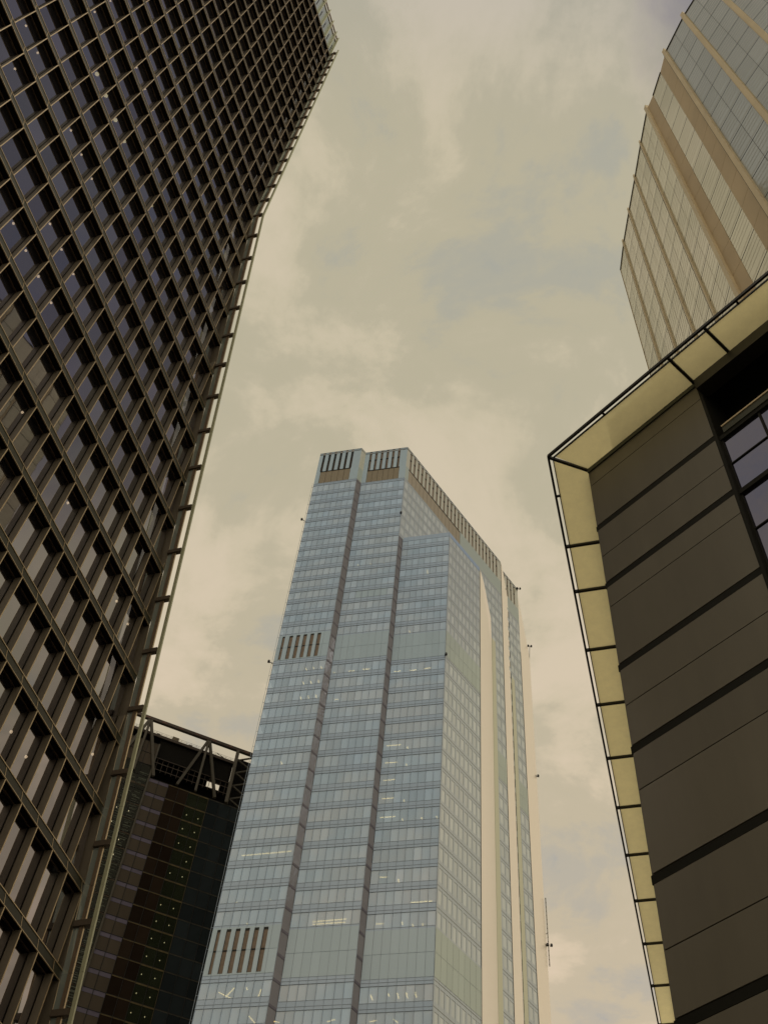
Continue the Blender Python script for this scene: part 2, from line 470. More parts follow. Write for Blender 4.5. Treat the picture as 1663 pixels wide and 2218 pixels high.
# crown screen
zc0, zc1 = ZJ(27) + 4.0, ZJ(30.8)
ec = iedge(27) * W0
cp = []
for i in range(I0, 7):
    s = (i + 0.12) * W0; sb = min(s + W0, ec + 0.15)
    mb = MB(); TF.box(mb, s - .04, s + .04, -0.15, 0.30, zc0, zc1 + .1, 0); mb.build('crown_fin', [m_green], lt)
    mb = MB()
    TF.quad(mb, s + .045, sb - .045, 0.22, zc0, zc1 - 2.3)
    cpn = mb.build('crown_screen', [m_crown], lt)
    mb = MB()
    TF.box(mb, s + .60, s + .72, 0.19, 0.215, zc0 + 2.2, zc0 + 5.6, 0)
    TF.box(mb, s + .045, sb - .045, 0.12, 0.26, zc1 - 2.3, zc1 - 2.1, 1)
    TF.box(mb, s + .045, sb - .045, 0.12, 0.26, zc1 - .45, zc1, 1)
    TF.box(mb, s + .045, s + .40, 0.12, 0.26, zc1 - 2.098, zc1 - .452, 1)
    mb.build('crown_louvre', [m_black, m_brown], lt)
mb = MB(); TF.box(mb, ec + 0.02, ec + 0.10, -0.15, 0.30, zc0, zc1 + .1, 0); mb.build('crown_fin', [m_green], lt)
# body behind the glass
mb = MB()
jj = [J0, 12, 28]
for a, b in ((-12, 12), (12, 28)):
    f = lambda j: iedge(min(j, 27)) * W0 + 0.85
    zA, zB = (0.0 if a == -12 else ZJ(a)), ZJ(b)
    fa = f(a) if a != -12 else 7.0 * W0 + 0.85 + 0.375 * W0 * (12 - (0 - 48.377) / 4.0)
    mb.hexa([TF.p(I0 * W0 - 1, 1.5, zA), TF.p(fa - 1.2, 1.5, zA), TF.p(f(b) - 1.2, 1.5, zB), TF.p(I0 * W0 - 1, 1.5, zB),
             TF.p(I0 * W0 - 1, 30, zA), TF.p(fa - 1.2, 30, zA), TF.p(f(b) - 1.2, 30, zB), TF.p(I0 * W0 - 1, 30, zB)])
mb.build('core_wall', [m_dark], lt)
mb = MB(); TF.box(mb, I0 * W0 - 1, ec - .3, 0.5, 1.45, ZJ(28) - 0.4, ZJ(28)); mb.build('roof_edge', [m_olive], lt)
mb = MB(); TF.box(mb, (I0) * W0 - 1, 16.6 * W0, -0.02, 29, 0.0, ZJ(J0) - 0.1); mb.build('base', [m_bronze], lt)
LDOTS = [(-11.36, 67.78, 1), (-9.8, 63.92, 1), (-9.85, 67.79, 1), (-6.86, 75.55, 2), (-5.46, 75.58, 2), (-3.85, 75.54, 2), (-2.43, 75.54, 2), (-5.3, 67.8, 1), (-3.8, 67.82, 1), (-2.28, 67.81, 1), (-10.02, 79.58, 1), (-10.07, 83.5, 1), (-5.5, 83.58, 1), (-3.96, 83.59, 1), (-2.46, 83.54, 1), (-0.92, 83.57, 1), (2.22, 75.79, 1.5), (-3.74, 55.81, 1), (-2.28, 59.76, 1), (-0.76, 59.74, 1), (-2.25, 55.76, 1), (-0.76, 55.78, 1), (0.76, 59.8, 1), (0.79, 55.8, 1), (8.67, 47.83, 1), (15.11, 47.57, 1), (16.71, 47.5, 1), (3.27, 47.97, 1), (12.17, 34.87, 1), (13.68, 34.81, 1), (17.95, 38.95, 1)]
for s, z, r_ in LDOTS:
    mb = MB(); c0 = TF.p(s, 0.77, z); rr = 0.075 * (r_ if r_ < 1.9 else 1.9)
    ring = []
    for q in range(-1, 2):
        for k in range(8):
            an = k * math.pi / 4; cr = math.cos(q * 0.8) * rr
            ring.append(c0 + Vector((cr * math.cos(an), cr * math.sin(an), rr * math.sin(q * 0.8))))
    k0 = len(mb.v); mb.v += [tuple(p) for p in ring]
    for q in range(2):
        for k in range(8):
            mb.f.append((k0 + q * 8 + k, k0 + q * 8 + (k + 1) % 8, k0 + q * 8 + 8 + (k + 1) % 8, k0 + q * 8 + 8 + k)); mb.m.append(0)
    mb.f.append(tuple(k0 + k for k in range(7, -1, -1))); mb.m.append(0)
    mb.f.append(tuple(k0 + 16 + k for k in range(8))); mb.m.append(0)
    mb.build('ceiling_lamp', [m_lamp_y if r_ > 1.2 else m_lamp], lt)

# ================================================================ 2. wedge tower with the open steel crown (behind, left)
AW = Vector((-60.55, 233.03, 0)); DW = (0.948, 0.317); NW = (-0.317, 0.948)
WF = Fr(AW, DW, NW)
wt = thing('steel_framed_tower', WF.p(15, 10, 0), 'dark glass tower standing behind the pale blue skyscraper, bare steel truss around its open top', 'office tower')
m_wg_brown = glass('grey brown blind glazing', (0.5, 0.5, 0.5), 1.18, 0.0, (1, 1, 1), (0.105, 0.088, 0.068), 0.06, jitter=0.08)
m_wg_lilac = glass('lilac blind glazing', (0.5, 0.5, 0.5), 1.18, 0.0, (1, 1, 1), (0.185, 0.170, 0.235), 0.06, jitter=0.06)
m_wg_red = glass('glazing with painted red reflection', (0.5, 0.45, 0.4), 1.18, 0.0, (1, 1, 1), (0.030, 0.021, 0.015), 0.05, jitter=0.3)  # reddish reflection put into this glass as body colour
m_wg_green = glass('clear green glazing', (0.35, 0.45, 0.40), 1.18, 0.55, (0.55, 0.62, 0.5), (0.05, 0.062, 0.036), 0.05, jitter=0.15)
m_wg_blue = glass('glazing with painted dark reflection', (0.4, 0.45, 0.5), 1.18, 0.0, (1, 1, 1), (0.026, 0.034, 0.038), 0.05, jitter=0.25)  # dark reflection of a neighbouring building painted as body colour
m_wg_core = glass('lift shaft glazing', (0.6, 0.65, 0.6), 1.25, 0.72, (0.8, 0.85, 0.8), (0.085, 0.088, 0.068), 0.05, jitter=0.15)
m_wmull = solid('black mullion', (0.012, 0.013, 0.011), 0.6, var=0.1)
m_wsl = solid('slate slab edge', (0.06, 0.058, 0.045), 0.7, var=0.4, scale=0.5)
m_worange = solid('ochre slab edge', (0.14, 0.105, 0.040), 0.6, var=0.35, scale=0.6)
m_wsteel = solid('weathered brown steel', (0.075, 0.056, 0.042), 0.6, 0.1, var=0.2)
m_wsteel_g = solid('grey steel', (0.095, 0.086, 0.064), 0.6, 0.1, var=0.15)
m_lift = solid('lift shaft fittings', (0.36, 0.37, 0.33), 0.6, var=0.4, scale=0.8, island=0.5)
m_liftr = solid('red brown shaft beam', (0.26, 0.13, 0.08), 0.6, var=0.3)
m_dot = emit('small white lamp', (1.0, 0.80, 0.50), 1.2)
MULL = [-11.6, -8.7, -5.8, -2.9, 0.2, 3.25, 6.3, 9.2, 12.1, 15.0, 17.9, 20.9, 23.75, 27.0, 30.2, 33.4, 36.6, 39.8]
ztop, FH = 204.75, 4.77
wp = []
nfl = 42
for k in range(nfl):
    zt = ztop - FH * k; zb = zt - FH
    if zb < 0: break
    for a, b in zip(MULL, MULL[1:]):
        mid = (a + b) / 2
        rows = []
        if mid < 6.3: rows = [(zb + .06, zt - .06, 5)]
        elif mid < 12.1: rows = [(zt - 1.15, zt - .06, 1), (zb + .06, zt - 1.22, 0)]
        elif mid < 17.9: rows = [(zb + .06, zt - .06, 2)]
        elif mid < 23.7: rows = [(zb + .06, zt - .06, 3)]
        else: rows = [(zb + .06, zt - .06, 4)]
        for z0, z1, mi in rows:
            def fn(mb, a=a, b=b, z0=z0, z1=z1, mi=mi): WF.quad(mb, a + .06, b - .06, 0.08, z0, z1, mi)
            wp.append(([WF.p(a, 0, z0), WF.p(b, 0, z0), WF.p(b, 0, z1), WF.p(a, 0, z1)], fn))
for k in range(3):       # lift core rises higher than the floors
    zb = ztop + 4.05 * k
    for a, b in zip(MULL[:6], MULL[1:7]):
        def fn(mb, a=a, b=b, z0=zb + .06, z1=zb + 4.0, mi=5 if k < 1 else 0): WF.quad(mb, a + .06, b - .06, 0.08, z0, z1, mi)
        wp.append(([WF.p(a, 0, zb), WF.p(b, 0, zb), WF.p(b, 0, zb + 4), WF.p(a, 0, zb + 4)], fn))
def wedge_hidden(c):
    q = project(c)
    xl = 409 + (2218 - q[1]) * 0.231
    xr = 142 + (2218 - q[1]) * 0.262
    return q[0] > xl or q[0] < xr or q[1] < 1560
individuals('window', wp, [m_wg_brown, m_wg_lilac, m_wg_red, m_wg_green, m_wg_blue, m_wg_core], wt, 'panes of the dark tower', hidden=wedge_hidden)
mb = MB()
for s in MULL:
    WF.box(mb, s - .05, s + .05, -0.06, 0.2, 0, ztop + (12.1 if s < 6.35 else 0), 0)
WF.box(mb, 6.10, 6.32 + .25, -0.25, -0.07, 0, ztop + 12.1, 1)
mb.build('mullions', [m_wmull, m_wsteel_g], wt)
for k in range(0, 36):
    zt = ztop - FH * k
    mb = MB()
    WF.box(mb, MULL[0], 39.8, -0.03, 0.18, zt - .055, zt + .055, 0)
    WF.box(mb, 12.16, 17.9, 0.03, 0.07, zt - .30, zt - .057, 1); WF.box(mb, 23.8, 39.7, 0.03, 0.07, zt - .30, zt - .057, 2)
    WF.box(mb, 17.96, 23.69, 0.03, 0.07, zt - .42, zt - .057, 1)
    mb.build('floor_edge', [m_wmull, m_worange, m_wsl], wt)
    mb = MB(); WF.box(mb, 23.62, 23.69, 0.03, 0.07, zt - FH + .06, zt - .43, 0); mb.build('door_trim', [m_worange], wt)
mb = MB()
for k in range(3): WF.box(mb, MULL[0], 6.3, -0.03, 0.18, ztop + 4.05 * (k + 1) - .055, ztop + 4.05 * (k + 1) + .055)
mb.build('core_transom', [m_wmull], wt)
mb = MB()
WF.box(mb, MULL[0], 6.2, 3.2, 12, 0, ztop + 12, 0)
WF.box(mb, 6.2, 39.8, 2.6, 12, 0, ztop - .1, 0)
WF.box(mb, 6.25, 6.35, 0.25, 2.59, 0, ztop - .1, 0)
mb.build('body', [m_dark], wt)
rnd = random.Random(3)
for k in range(0, 26):
    zt = ztop - FH * k + (2.0 if k == 0 else 0)
    mb = MB()
    for q in range(7):
        z = zt - 0.3 - q * 0.64 + rnd.uniform(-.15, .15)
        for a in (-2.9, 0.2, 3.25):
            s0 = a + rnd.uniform(0.2, 0.7); s1 = a + rnd.uniform(1.4, 2.8); dd = rnd.uniform(.8, 1.4)
            WF.box(mb, s0, s1, dd, dd + .12, z, z + rnd.uniform(.06, .28), 0)
    WF.box(mb, -6, 6.2, 1.5, 1.9, zt - 4.2, zt - 3.6, 1)
    mb.build('lift_deck', [m_lift, m_liftr], wt)
WD = [(19.0, 197.3), (22.3, 197.3), (18.95, 192.6), (22.3, 192.7), (19.0, 187.9), (22.2, 187.9), (22.2, 183.2), (18.9, 178.4), (22.2, 178.5),
      (18.8, 168.9), (22.1, 169.0), (18.8, 164.2), (22.1, 164.2), (18.8, 159.4), (22.1, 159.4), (18.8, 154.6), (22.1, 154.6), (18.8, 149.9), (22.1, 149.9), (18.8, 145.1), (22.1, 145.1),
      (18.8, 140.3), (22.1, 140.3), (0.7, 192.3), (4.0, 192.4), (0.7, 187.6), (0.6, 182.9), (3.9, 183.0), (3.8, 178.3), (3.8, 173.5), (3.8, 168.7), (0.6, 168.7), (3.8, 164.0)]
for s, z in WD:
    mb = MB(); WF.box(mb, s - .085, s + .085, 0.3, 0.5, z - .085, z + .085); mb.build('ceiling_lamp', [m_dot], wt)
# steel crown
def wbar(a, b, wd, ht, nm, m=m_wsteel):
    mb = MB(); mb.bar(WF.p(*a), WF.p(*b), wd, ht); mb.build(nm, [m], wt)
wbar((-12, -.3, 224.6), (45, -.3, 224.6), .9, 1.0, 'top_chord')
for q in range(-2, 9):
    mb = MB(); WF.box(mb, q * 5.0, q * 5.0 + 1.6, -.78, -.76, 224.35, 224.85); mb.build('chord_plate', [solid('rusty patch', (.16, .085, .06), .7, var=.3)] if q == -2 else [bpy.data.materials['rusty patch']], wt)
for c in (1.7, 19.5):
    wbar((c - .25, -.3, 224.0), (c - 5.4, -.3, 205.3), .75, .75, 'strut', m_wsteel_g)
    wbar((c, -.25, 224.0), (c, -.25, 205.3), .8, .6, 'strut', m_wsteel_g)
    wbar((c + .25, -.35, 224.0), (c + 5.6, -.35, 205.3), .75, .75, 'strut', m_wsteel_g)
wbar((28.5, -.3, 224.2), (28.6, -.3, 205.0), 1.0, .9, 'strut', m_wsteel_g)
zz_ = [(29.2, 221.4), (33.5, 224.0), (29.2, 216.4), (33.5, 219.0), (29.2, 211.8), (33.5, 214.2), (29.2, 207.3), (33.5, 209.6)]
zzp = [(33.5, 224.4), (29.3, 221.6), (33.5, 219.6), (29.3, 216.8), (33.5, 214.6), (29.3, 212.0), (33.5, 209.8), (29.3, 207.2), (33.5, 205.0)]
for a, b in zip(zzp, zzp[1:]):
    wbar((a[0], .4, a[1]), (b[0], .4, b[1]), .4, .4, 'brace', m_wsteel_g)
mb = MB(); WF.box(mb, 29, 45, 2.2, 2.6, 205.0, 223.8); mb.build('dark_screen', [m_black], wt)
mb = MB(); WF.box(mb, -8, 28.4, 0.3, 10.5, 219.6, 220.1); WF.box(mb, -8, 28.4, 0.05, 0.28, 219.5, 220.4, 1); mb.build('roof_deck', [m_black, m_wsteel], wt)
mb = MB()     # rear wall with the daylight opening
for a, b, z0, z1 in ((6.3, 23.3, 204.8, 219.58), (27.2, 45, 204.8, 219.58), (23.3, 27.2, 204.8, 215.2), (23.3, 27.2, 218.9, 219.58)):
    WF.box(mb, a, b, 8.0, 8.3, z0, z1)
mb.build('plant_room_wall', [m_black], wt)
mb = MB(); WF.box(mb, 6.35, 28.4, 2.7, 7.9, 204.75, 204.9); mb.build('plant_room_floor', [m_black], wt)
mb = MB(); WF.box(mb, 6.4, 28.2, 0.9, 1.6, 213.0, 219.4); mb.build('louvre_box', [m_black], wt)
mb = MB()
for z in (210.9, 208.7): WF.box(mb, 6.4, 28.2, 0.5, 0.68, z - .1, z + .1, 0)
for q in range(14): WF.box(mb, 7.2 + q * 1.55, 7.32 + q * 1.55, 0.52, 0.66, 207.9, 212.2, 0)
WF.box(mb, 6.4, 28.2, 0.5, 0.7, 212.5, 212.7, 0)
mb.build('catwalk', [m_wsteel], wt)
for nm, s, wd, h, m in (('water_tank', 9.4, 1.9, 2.3, solid('pale tank', (.30, .26, .19), .7, var=.1)), ('plant_unit', 4.8, 1.0, 1.4, m_wsteel), ('plant_unit', 14.4, 1.1, 1.4, m_wsteel)):
    mb = MB(); WF.box(mb, s, s + wd, 1.0, 2.4, 220.1, 220.1 + h)
    for q in (0.35, 0.7): WF.box(mb, s - .03, s + wd + .03, 0.95, 0.99, 220.1 + h * q, 220.16 + h * q)
    mb.build(nm, [m], wt)
mb = MB()
for z in (220.9, 221.4): WF.box(mb, -2, 28.2, 0.25, 0.29, z, z + .05)
for q in range(20): WF.box(mb, -1.5 + q * 1.5, -1.45 + q * 1.5, 0.25, 0.29, 220.41, 221.4)
mb.build('handrail', [m_wsteel], wt)
wbar((23.0, 2, 222.9), (26.8, 2, 221.6), .12, .12, 'davit_arm')

# ================================================================ 3. pale blue glass skyscraper (centre)
P0 = (-20.6, 170.9); P1 = (-8.7, 167.2); P1b = (-7.35, 168.6); P2b = (4.57, 164.97); RR = (5.7, 166.4)
C3 = (17.4, 162.8); E3 = (26.75, 172.95); BB = (33.75, 197.45); M3 = (37.74, 201.94); GG = (40.75, 207.25); P5 = (44.65, 211.65); TT = (48.35, 217.0)
BACK = [(46, 240), (5, 246), (-10, 205)]
TOP = 278.0; LOW = 234.2
ct = thing('glass_skyscraper', (15, 190, 0), 'pale blue glass skyscraper in the middle with stepped top and brown louvres', 'skyscraper')
m_cpane = glass('pale blue vision glass', (0.68, 0.85, 1.0), 3.1, 0.18, (0.80, 0.90, 1.0), (0.54, 0.73, 0.98), 0.04, tilt=0.03, wave=0.02, wscale=0.25, jitter=0.09, gcol2=(0.88, 0.92, 0.92))
m_rpane = glass('flank vision glass with painted light', (0.94, 0.95, 0.90), 2.0, 0.10, (0.8, 0.85, 0.85), (0.64, 0.72, 0.73), 0.05, jitter=0.08)  # flank copy of the vision glass; brighter sky painted into its colour
m_cspan = glass('blue spandrel glass', (0.70, 0.84, 1.0), 2.6, 0.0, (1, 1, 1), (0.40, 0.525, 0.70), 0.06, jitter=0.02)
m_rspan = glass('flank spandrel with painted light', (0.90, 0.92, 0.90), 1.7, 0.0, (1, 1, 1), (0.48, 0.55, 0.59), 0.08, jitter=0.02)  # flank copy of the spandrel, its brighter light painted into the colour
m_cline = solid('slate joint line', (0.30, 0.375, 0.46), 0.5, var=0.08)
m_teal = glass('teal blank panel', (0.76, 0.87, 0.98), 2.6, 0.0, (1, 1, 1), (0.42, 0.57, 0.68), 0.10, jitter=0.03)
m_rteal = glass('pale green blank panel', (0.88, 0.94, 0.88), 1.8, 0.0, (1, 1, 1), (0.46, 0.54, 0.50), 0.12, jitter=0.03)
m_slot = solid('brown louvre blade', (0.20, 0.155, 0.115), 0.6, var=0.15)
m_slotd = solid('black louvre gap', (0.012, 0.014, 0.012), 0.7, var=0.2)
m_beige = solid('beige screen panel', (0.28, 0.245, 0.175), 0.55, var=0.08)
m_ret = glass('return glass with painted reflection', (0.72, 0.70, 0.78), 1.15, 0.0, (1, 1, 1), (0.225, 0.225, 0.245), 0.06, jitter=0.05)  # darkness is the next bay's reflection, put into the colour
m_sage = solid('sage joint line', (0.25, 0.27, 0.25), .5)
m_retl = solid('plum slab edge', (0.10, 0.092, 0.12), 0.6, var=0.1)
m_ceil = solid('office ceiling', (0.55, 0.56, 0.56), 0.9, var=0.05)
m_core = solid('office core wall', (0.35, 0.37, 0.38), 0.9, var=0.25, scale=0.25)
m_strip = emit('warm ceiling strip', (1.0, 0.70, 0.24), 3.2)
m_cam = solid('black camera housing', (0.02, 0.02, 0.02), 0.5)
m_mirror, tt = new_mat('pale glass with painted sky reflection')
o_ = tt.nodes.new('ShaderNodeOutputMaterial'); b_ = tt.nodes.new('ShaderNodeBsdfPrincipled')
b_.inputs['Base Color'].default_value = (1.0, 0.93, 0.80, 1); b_.inputs['Metallic'].default_value = 0.3; b_.inputs['Roughness'].default_value = 0.35  # pale body colour stands in for the bright sky mirrored here
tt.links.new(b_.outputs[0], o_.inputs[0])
m_pale = glass('pale grey crown fin', (0.92, 0.93, 0.88), 1.8, 0.0, (1, 1, 1), (0.60, 0.62, 0.52), 0.12, jitter=0.03)
m_mirror_g = glass('pale green edge glass', (0.9, 0.95, 0.85), 1.6, 0.0, (1, 1, 1), (0.60, 0.61, 0.46), 0.15, jitter=0.02)

Z = [256.4 - 4.36 * k for k in range(17)]
Z += [Z[16] - 4.62 * (k + 1) for k in range(40)]
Z = [z for z in Z if z > 2]
POLY_LOW = [P0, P1, P1b, P2b, RR, C3, E3, BB, M3, GG, P5, TT] + BACK
POLY_HI = [P0, P1, P1b, P2b, M3, GG, P5, TT] + BACK
# floor slabs: the spandrel band is the slab edge. face materials: front, return, right, strip
SM_LOW = [0, 1, 0, 1, 0, 2, 2, 2, 2, 2, 2, 2, 2, 2, 2]
SM_HI = [0, 1, 0, 2, 2, 2, 2, 2, 2, 2, 2]
TOPS = [261.4] + Z
for k, z in enumerate(TOPS):
    z0, z1 = (z - 1.0, z + 0.7) if k else (260.3, 261.45)
    poly, sm = (POLY_LOW, SM_LOW) if z1 < LOW + .3 else (POLY_HI, SM_HI)
    if z1 > 251: poly = [p for p in poly if p != TT]; sm = sm[:-1]
    mb = MB(); mb.prism(poly, z0, z1, mb=3, mt=3, side_mats=sm)
    # fine dark joint along the middle and foot of the band
    edges = [(P0, P1, 0), (P1, P1b, 1), (P1b, P2b, 0)]
    edges += [(P2b, RR, 1), (RR, C3, 0), (C3, E3, 2), (BB, M3, 2), (GG, P5, 2)] if RR in poly else [(P2b, M3, 2), (GG, P5, 2)]
    for a, b, q in edges:
        F_, L_ = frame2(a, b)
        m_i = {0: 0, 1: 1, 2: 2}[q]
        if q == 1:
            out = Vector((0.743, -0.669)); F_ = Fr(a, (b[0] - a[0], b[1] - a[1]), (-out.x, -out.y))
            F_.box(mb, 0.05, L_ - .05, -0.03, 0.02, z0, z0 + .5, 5)
        elif q == 0:
            F_.box(mb, 0.02, L_ - .02, -0.03, 0.02, z0 + .62, z0 + .70, 4)
            F_.box(mb, 0.02, L_ - .02, -0.03, 0.02, z0, z0 + .06, 4)
            F_.box(mb, 0.02, L_ - .02, -0.03, 0.02, z1 - .06, z1, 4)
        else:
            out = Vector((0.743, -0.669)); F_ = Fr(a, (b[0] - a[0], b[1] - a[1]), (-out.x, -out.y))
            F_.box(mb, 0.02, L_ - .02, -0.03, 0.02, z0 + .75, z0 + .85, 6)
    mb.build('floor_slab', [m_cspan, m_ret, m_rspan, m_ceil, m_cline, m_retl, m_sage], ct)
mb = MB()
mb.prism([(-14.5, 176.5), (-5, 173.8), (8, 171.2), (16, 169.5), (21.5, 175), (30.5, 198.5), (35.5, 206), (41, 213), (42, 236), (7, 241), (-6, 206)], 0, LOW)
mb.prism([(-14.5, 176.5), (3, 171.2), (33, 204), (41, 213), (42, 236), (7, 241), (-6, 206)], LOW + .01, 261.5)
mb.build('core', [m_core], ct)
# right-flank frames (outward normal to the right)
RO = (-0.743, 0.669)
FL, LL = frame2(P0, P1); FM, LM_ = frame2(P1b, P2b); FT, LT = frame2(RR, C3)
F3 = Fr(C3, (E3[0] - C3[0], E3[1] - C3[1]), RO); L3 = math.dist(C3, E3)
FMh = Fr(P2b, (M3[0] - P2b[0], M3[1] - P2b[1]), RO); LMh = math.dist(P2b, M3)
FB = Fr(BB, (M3[0] - BB[0], M3[1] - BB[1]), RO); LB = math.dist(BB, M3)
FP = Fr(GG, (P5[0] - GG[0], P5[1] - GG[1]), RO); LP = math.dist(GG, P5)
cpanes = []
PLANT = (195.36, 186.64, 117.34, 108.1)
def in_plant(z): return 186.0 < z < 195.6 or 107.5 < z < 117.6
mull = MB()
def curtain(F_, L_, zhi, zlo, pitch, kind, off=0.0, mw=0.05, skip=None, special=None):
    tops = [261.4] + Z
    cols = []
    a = off
    edges = [0.0]
    n = max(1, int(round((L_ - off) / pitch)))
    p_ = (L_ - off) / n
    if off > 0.01: edges = [0.0, off]
    edges += [off + p_ * (i + 1) for i in range(n)]
    zz0 = max(0.0, zlo)
    for e in edges:
        e = min(max(e, mw), L_ - mw)
        F_.box(mull, e - mw / 2, e + mw / 2, -0.045 if kind == 0 else -0.02, 0.16, zz0, zhi, 0 if kind == 0 else 1)
    if kind == 1:      # broad pilasters seen through the flank glass
        for e in edges[:-1]:
            F_.box(mull, min(e + mw / 2 + .001, L_), min(e + 0.52, L_), 0.02, 0.14, zz0, zhi, 1)
    for i in range(len(tops) - 1):
        zt = (tops[i] - 1.0 if i else 260.3); zb = tops[i + 1] + 0.7
        zm = (zt + zb) / 2
        if zm > zhi or zm < zlo: continue
        for c, (x0, x1) in enumerate(zip(edges, edges[1:])):
            mi = {0: 0, 1: 1}[kind]
            if in_plant(zm): mi = 2 if kind == 0 else 3
            if special and special(zm, c): mi = 2
            def fn(mb, F_=F_, x0=x0, x1=x1, zb=zb, zt=zt, mi=mi, mw=mw): F_.quad(mb, x0 + mw / 2, x1 - mw / 2, 0.05, zb + .003, zt - .003, mi)
            cpanes.append(([F_.p(x0, 0, zb), F_.p(x1, 0, zb), F_.p(x1, 0, zt), F_.p(x0, 0, zt)], fn))
curtain(FL, LL, 260.3, 0, 1.62, 0)
curtain(FM, LM_, 260.3, 0, 1.62, 0, special=lambda z, c: (208 < z < 213 and 1 < c < 7))
curtain(FT, LT, LOW, 0, 1.62, 0)
curtain(F3, L3, LOW, 0, 1.55, 1)
curtain(FMh, LMh, 260.3, LOW + 1.0, 1.88, 1)
curtain(FB, LB, LOW + 1, 0, 1.88, 1)
curtain(FP, LP, 260.3, 0, 1.85, 1)
# dark returns between the stepped bays
for (a, b, zt) in ((P1, P1b, 277.5), (P2b, RR, LOW)):
    F_ = Fr(a, (b[0] - a[0], b[1] - a[1]), RO); L_ = math.dist(a, b)
    tops = [277.4] + [261.4] + Z
    for z in range(len(tops) - 1):
        zt_ = tops[z] - 1.0; zb_ = tops[z + 1] + .7
        if zt_ > zt: continue
        def fn(mb, F_=F_, L_=L_, zb_=zb_, zt_=zt_): F_.quad(mb, 0.03, L_ - .03, 0.03, zb_, zt_, 4)
        cpanes.append(([F_.p(0, 0, zb_), F_.p(L_, 0, zb_), F_.p(L_, 0, zt_), F_.p(0, 0, zt_)], fn))
individuals('window', cpanes, [m_cpane, m_rpane, m_teal, m_rteal, m_ret], ct, 'panes of the pale skyscraper')
mull.build('mullions', [m_cline, m_rspan], ct)
# plain strips at the inner edge of the far windowed folds
mb = MB()
FB.box(mb, 0.05, 1.85, -0.10, -0.05, 0, 236); FP.box(mb, 0.05, 1.7, -0.10, -0.05, 0, 232)
mb.build('edge_strip', [m_mirror_g], ct)
# low roof of the short bay
mb = MB(); mb.prism([RR, C3, E3, (29.5, 192.2)], LOW - 1.3, LOW + .35, ms=0, mb=0, mt=0); mb.build('bay_roof', [m_cspan], ct)
# crown
def crown(F_, L_, slots, sw, beige, kind, z_slot=267.8, dark=False, nm='louvre', zr=None):
    pm = 2 if kind == 0 else 3
    pan = MB()
    e = [0.0]
    for s in slots: e += [s, s + sw]
    e.append(L_)
    for i in range(0, len(e) - 1, 2):
        if e[i + 1] - e[i] > 0.02: F_.box(pan, e[i], e[i + 1], 0.0, 0.35, z_slot, TOP - 0.2, 1)
    zb = 261.45
    if beige:
        b0, b1 = beige
        if b0 > 0.03: F_.box(pan, 0.0, b0, 0.0, 0.35, zb, z_slot - .003)
        if L_ - b1 > .03: F_.box(pan, b1, L_, 0.0, 0.35, zb, z_slot - .003)
        n = max(1, int(round((b1 - b0) / (1.68 if kind == 0 else 1.88)))); p_ = (b1 - b0) / n
        for i in range(n):
            mb = MB(); F_.box(mb, b0 + i * p_ + .05, b0 + (i + 1) * p_ - .03, 0.10, 0.3, zb + .05, z_slot - .30); mb.build('screen_panel', [m_beige], ct)
        mb = MB(); F_.box(mb, b0, b1, 0.0, 0.3, z_slot - .25, z_slot - .004); mb.build('screen_head', [m_slotd], ct)
        mb = MB(); F_.box(mb, b0, b1, 0.32, 0.36, zb, z_slot - .01); mb.build('screen_back', [m_slotd], ct)
    else:
        F_.box(pan, 0.0, L_, 0.0, 0.35, zb, z_slot - .003)
    pan.build('crown_panel', [m_teal if kind == 0 else m_rteal, m_teal if kind == 0 else m_pale], ct)
    for s in slots:
        mb = MB()
        F_.box(mb, s + .002, s + sw - .002, 0.22, 0.30, z_slot + .01, TOP - .25, 1 if dark else 0)
        F_.box(mb, s + .002, s + sw - .002, 0.05, 0.219, 273.2, 273.5, 1)
        F_.box(mb, s + .002, s + sw - .002, 0.02, 0.218, TOP - .6, TOP - .25, 0 if dark else 1)
        F_.box(mb, s + .002, s + .12, 0.1, 0.217, z_slot + .02, 273.19, 1)
        if dark:
            for q in range(12): F_.box(mb, s + .14, s + sw - .01, 0.12, 0.2, z_slot + .5 + q * .42, z_slot + .6 + q * .42, 0)
        mb.build(nm, [m_slot, m_slotd], ct)
    mb = MB(); F_.box(mb, 0, L_, -0.04, 0.4, TOP - .2, TOP); mb.build('parapet', [m_cline if kind == 0 else m_rspan], ct)
crown(FL, LL, [1.0 + 1.70 * k for k in range(6)], .72, (1.2, 10.1), 0, dark=True)
crown(FM, LM_, [1.25 + 1.68 * k for k in range(6)], .74, (1.25, 10.6), 0)
crown(FMh, LMh, [1.6 + 1.88 * k for k in range(25)], .85, (1.5, 27.5), 1)
F_r = Fr(P1, (P1b[0] - P1[0], P1b[1] - P1[1]), RO)
crown(F_r, math.dist(P1, P1b), [], .5, None, 1)
# far fold: its crown is cut by the slanting mirror facet
GT = (38.9, 205.2)
FG = Fr(GT, (P5[0] - GT[0], P5[1] - GT[1]), RO); LG = math.dist(GT, P5)
crown(FG, LG, [0.25 + 1.9 * k for k in range(4)], .8, None, 1)
mb = MB(); mb.prism([P0, P1, P1b, P2b, M3, (38.9, 205.2), P5] + BACK, 276.8, 277.4)
mb.build('roof', [m_core], ct)
mb = MB()
mb.prism([(-19.0, 173.0), (-8, 169.8), (4, 167.2), (36.9, 203.6), (38.2, 207.0), (43.4, 213), (44, 238), (7, 243), (-8, 206)], 261.5, 276.79)
mb.build('plant_storey', [m_slotd], ct)
